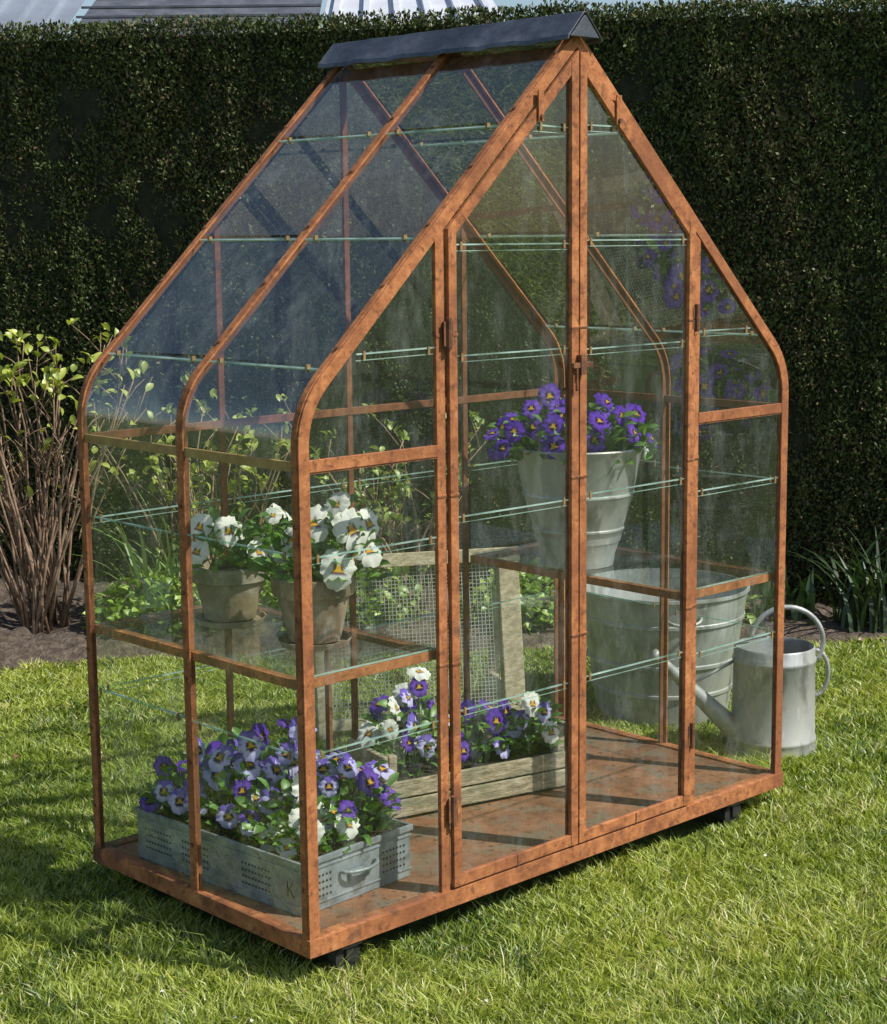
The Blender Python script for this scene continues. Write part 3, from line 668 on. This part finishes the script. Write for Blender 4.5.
fw_.beam(c0+ax*(hw+.01)+bk*.38,sp3(hw+.01,hh-.03,.03),.03,.04); fw_.beam(c0-ax*(hw)+bk*.38,sp3(-hw,hh-.03,.03),.03,.04)
fw_.beam(c0+ax*hw+bk*.02+Vector((0,0,.12)),c0+ax*hw+bk*.34+Vector((0,0,.1)),.02,.05)
fw_.obj('screen_frame',M_woodd,e,bevel=.003)
k=-hw+.02
while k<hw-.02: wm.beam(sp3(k,.07,.0),sp3(k,hh-.02,.0),.0018,.0018); k+=.0125
k=.08
while k<hh-.02: wm.beam(sp3(-hw+.01,k,.001),sp3(hw-.02,k,.001),.0018,.0018); k+=.0125
wm.obj('wire_mesh',M_wire,e)
# ------------------------------------------------------------------ bed plants
def shrub(name,u,v,nst,ht,spread,nleaf,topbias=.4,lcol=((.2,.27,.04),(.4,.46,.09)),ls=.04,rad=.006,minz=0):
    e=empty(name); st=MB(); lf=MB(); base=G(u,v,GZ+.03)
    for i in range(nst):
        a=random.uniform(0,6.283); sp=spread*math.sqrt(random.random()); hh=ht*random.uniform(.6,1)
        b=base+Vector((random.uniform(-.1,.1),random.uniform(-.1,.1),0)); pts=[b]; tip=b+Rv*math.cos(a)*sp+Fv*math.sin(a)*sp*.35+Vector((0,0,hh))
        for t in (.25,.5,.75,1): pts.append(b.lerp(tip,t)+Vector((random.uniform(-.03,.03),random.uniform(-.03,.03),.06*math.sin(t*3.14))))
        st.tube(pts,[rad*random.uniform(.8,1.5)*(1-.17*k) for k in range(5)],6)
        tw=[]
        for k in range(4):
            t=random.uniform(.5,.98); q=b.lerp(tip,t); dd=Vector((random.uniform(-1,1),random.uniform(-1,1),random.uniform(.5,1.3))).normalized()*random.uniform(.08,.2)
            st.tube([q,q+dd*.5+Vector((0,0,.01)),q+dd],[rad*.5,rad*.4,rad*.3],5); tw.append((q,q+dd))
        ends=[q[1] for q in tw]+[pts[-1]]
        for k in range(nleaf):
            if random.random()<.75: q=random.choice(ends)+Vector([random.gauss(0,.012) for _ in range(3)])
            else: q=b.lerp(tip,1-(1-topbias)*random.random()**1.3)
            if q.z<minz and random.random()<.88: continue
            c1,c2=lcol; t=random.random(); col=tuple(c1[m]*(1-t)+c2[m]*t for m in range(3))
            add_leaf(lf,q,(random.uniform(-1,1),random.uniform(-1,1),random.uniform(.1,1.3)),ls*random.uniform(.6,1.25),ls*.3,col)
    st.obj('stems',M_bark,e,smooth=True); lf.obj('leaves',M_leaf,e,smooth=True)
shrub('budding_shrub',-1.66,7.1,46,1.22,.52,15,.8,((.24,.3,.04),(.5,.54,.1)),ls=.05,minz=.9)
shrub('budding_shrub.001',-.95,7.2,18,.95,.38,22,.3,((.24,.3,.04),(.46,.5,.1)),ls=.045)
shrub('budding_shrub.002',-.2,7.15,18,.8,.4,30,.1,((.14,.22,.035),(.34,.4,.08)))
def lowplant(name,u,v,r,h,n,cols,ls=.05):
    lf=MB()
    for i in range(n):
        a=random.uniform(0,6.283); q=math.sqrt(random.random()); p=G(u+r*q*math.cos(a),v+.5*r*q*math.sin(a),GZ+.02+h*random.random()*(1-.5*q*q))
        t=random.random(); col=tuple(cols[0][m]*(1-t)+cols[1][m]*t for m in range(3))
        add_leaf(lf,p,(random.uniform(-1,1),random.uniform(-1,1),random.uniform(.0,1)),ls*random.uniform(.6,1.2),ls*.3,col)
    lf.obj(name,M_leaf,None,smooth=True)
lc=((.14,.25,.03),(.36,.48,.08))
lowplant('leafy_perennial',-1.12,6.98,.32,.28,950,lc)
lowplant('leafy_perennial.001',-.45,7.1,.35,.36,950,lc)
lowplant('leafy_perennial.002',.35,7.05,.32,.28,700,lc)
lowplant('leafy_perennial.003',1.0,7.1,.3,.2,400,lc)
def strap(name,u,v,n,ln,col,spread=.2):
    lf=MB()
    for i in range(n):
        a=random.uniform(0,6.283); b=G(u+random.uniform(-spread,spread),v+random.uniform(-.08,.08),GZ+.02); d=Vector((math.cos(a),math.sin(a),0)); L=ln*random.uniform(.6,1.1); s=Vector((-d.y,d.x,0)); vs=[];cs=[]
        bend=random.uniform(.2,.75); wd=random.uniform(.007,.012)
        for k in range(7):
            t=k/6; p=b+d*L*bend*t**1.8+Vector((0,0,L*(t-.42*bend*t*t*t))); w_=wd*(1-t**2.5)+.0005
            vs+=[p-s*w_,p+s*w_]; c_=tuple(x*random.uniform(.8,1.1) for x in col); cs+=[c_,c_]
        lf.add(vs,[(2*k,2*k+1,2*k+3,2*k+2) for k in range(6)],cs)
    lf.obj(name,M_leaf,None,smooth=True)
strap('strap_leaf_clump',1.80,7.03,80,.46,(.04,.08,.022),.2); strap('strap_leaf_clump.001',1.35,7.1,35,.28,(.04,.08,.022),.15)
strap('strap_leaf_clump.002',-1.12,7.05,55,.62,(.24,.34,.11),.12)
strap('strap_leaf_clump.003',2.3,7.0,60,.5,(.04,.08,.022),.22)
lt=MB()
for i in range(170):
    u=random.uniform(-2.4,2.6); v=random.uniform(3.0,7.3); p=G(u,v,GZ+(.035 if v<6.6 else .055))
    if -.1<p.x<1.8 and -.1<p.y<.95: continue
    if v<6.6 and random.random()<.75: 
        if random.random()<.5: continue
        col=(.7,.68,.6); s_=.012
    else: col=random.choice([(.3,.17,.08),(.2,.12,.07),(.38,.27,.14)]); s_=.03
    add_leaf(lt,p,(random.uniform(-1,1),random.uniform(-1,1),random.uniform(-.1,.25)),s_*random.uniform(.6,1.3),s_*.35,col)
lt.obj('leaf_litter',M_leaf,None,smooth=True)
# ------------------------------------------------------------------ light
el=math.radians(48)
sd=Rt*1.0-Fd*.36; sd/=np.linalg.norm(sd)
sun=Vector((sd[0]*math.cos(el),sd[1]*math.cos(el),math.sin(el)))
ld=bpy.data.lights.new('sun','SUN'); ld.energy=5.0; ld.angle=math.radians(.5); ld.color=(1,.965,.885)
lo=bpy.data.objects.new('sun',ld); S.collection.objects.link(lo); lo.rotation_euler=(-sun).to_track_quat('-Z','Y').to_euler(); lo.location=(4,-4,8)
wd=bpy.data.worlds.new('World'); S.world=wd; wd.use_nodes=True; nt=wd.node_tree
sk=nt.nodes.new('ShaderNodeTexSky'); sk.sky_type='NISHITA'; sk.sun_disc=False; sk.sun_elevation=el; sk.sun_rotation=math.atan2(sd[0],sd[1])
bg=nt.nodes['Background']; bg.inputs[1].default_value=.12; nt.links.new(sk.outputs[0],bg.inputs[0])
S.view_settings.view_transform='Standard'; S.view_settings.look='None'; S.view_settings.exposure=0
# ------------------------------------------------------------------ camera
pit,rol=.1566,-.0107
fw=Vector((math.cos(YAW)*math.cos(pit),math.sin(YAW)*math.cos(pit),-math.sin(pit))); r=Vector((math.sin(YAW),-math.cos(YAW),0)); u=r.cross(fw)
r2=r*math.cos(rol)+u*math.sin(rol); u2=u*math.cos(rol)-r*math.sin(rol)
cam=bpy.data.cameras.new('camera'); co=bpy.data.objects.new('camera',cam); S.collection.objects.link(co)
co.matrix_world=Matrix(((r2.x,u2.x,-fw.x,-2.2833),(r2.y,u2.y,-fw.y,-2.8614),(r2.z,u2.z,-fw.z,1.556),(0,0,0,1)))
cam.sensor_fit='HORIZONTAL'; cam.sensor_width=36; cam.lens=1768.3/887*36; cam.clip_end=1500; cam.clip_start=.05
S.camera=co
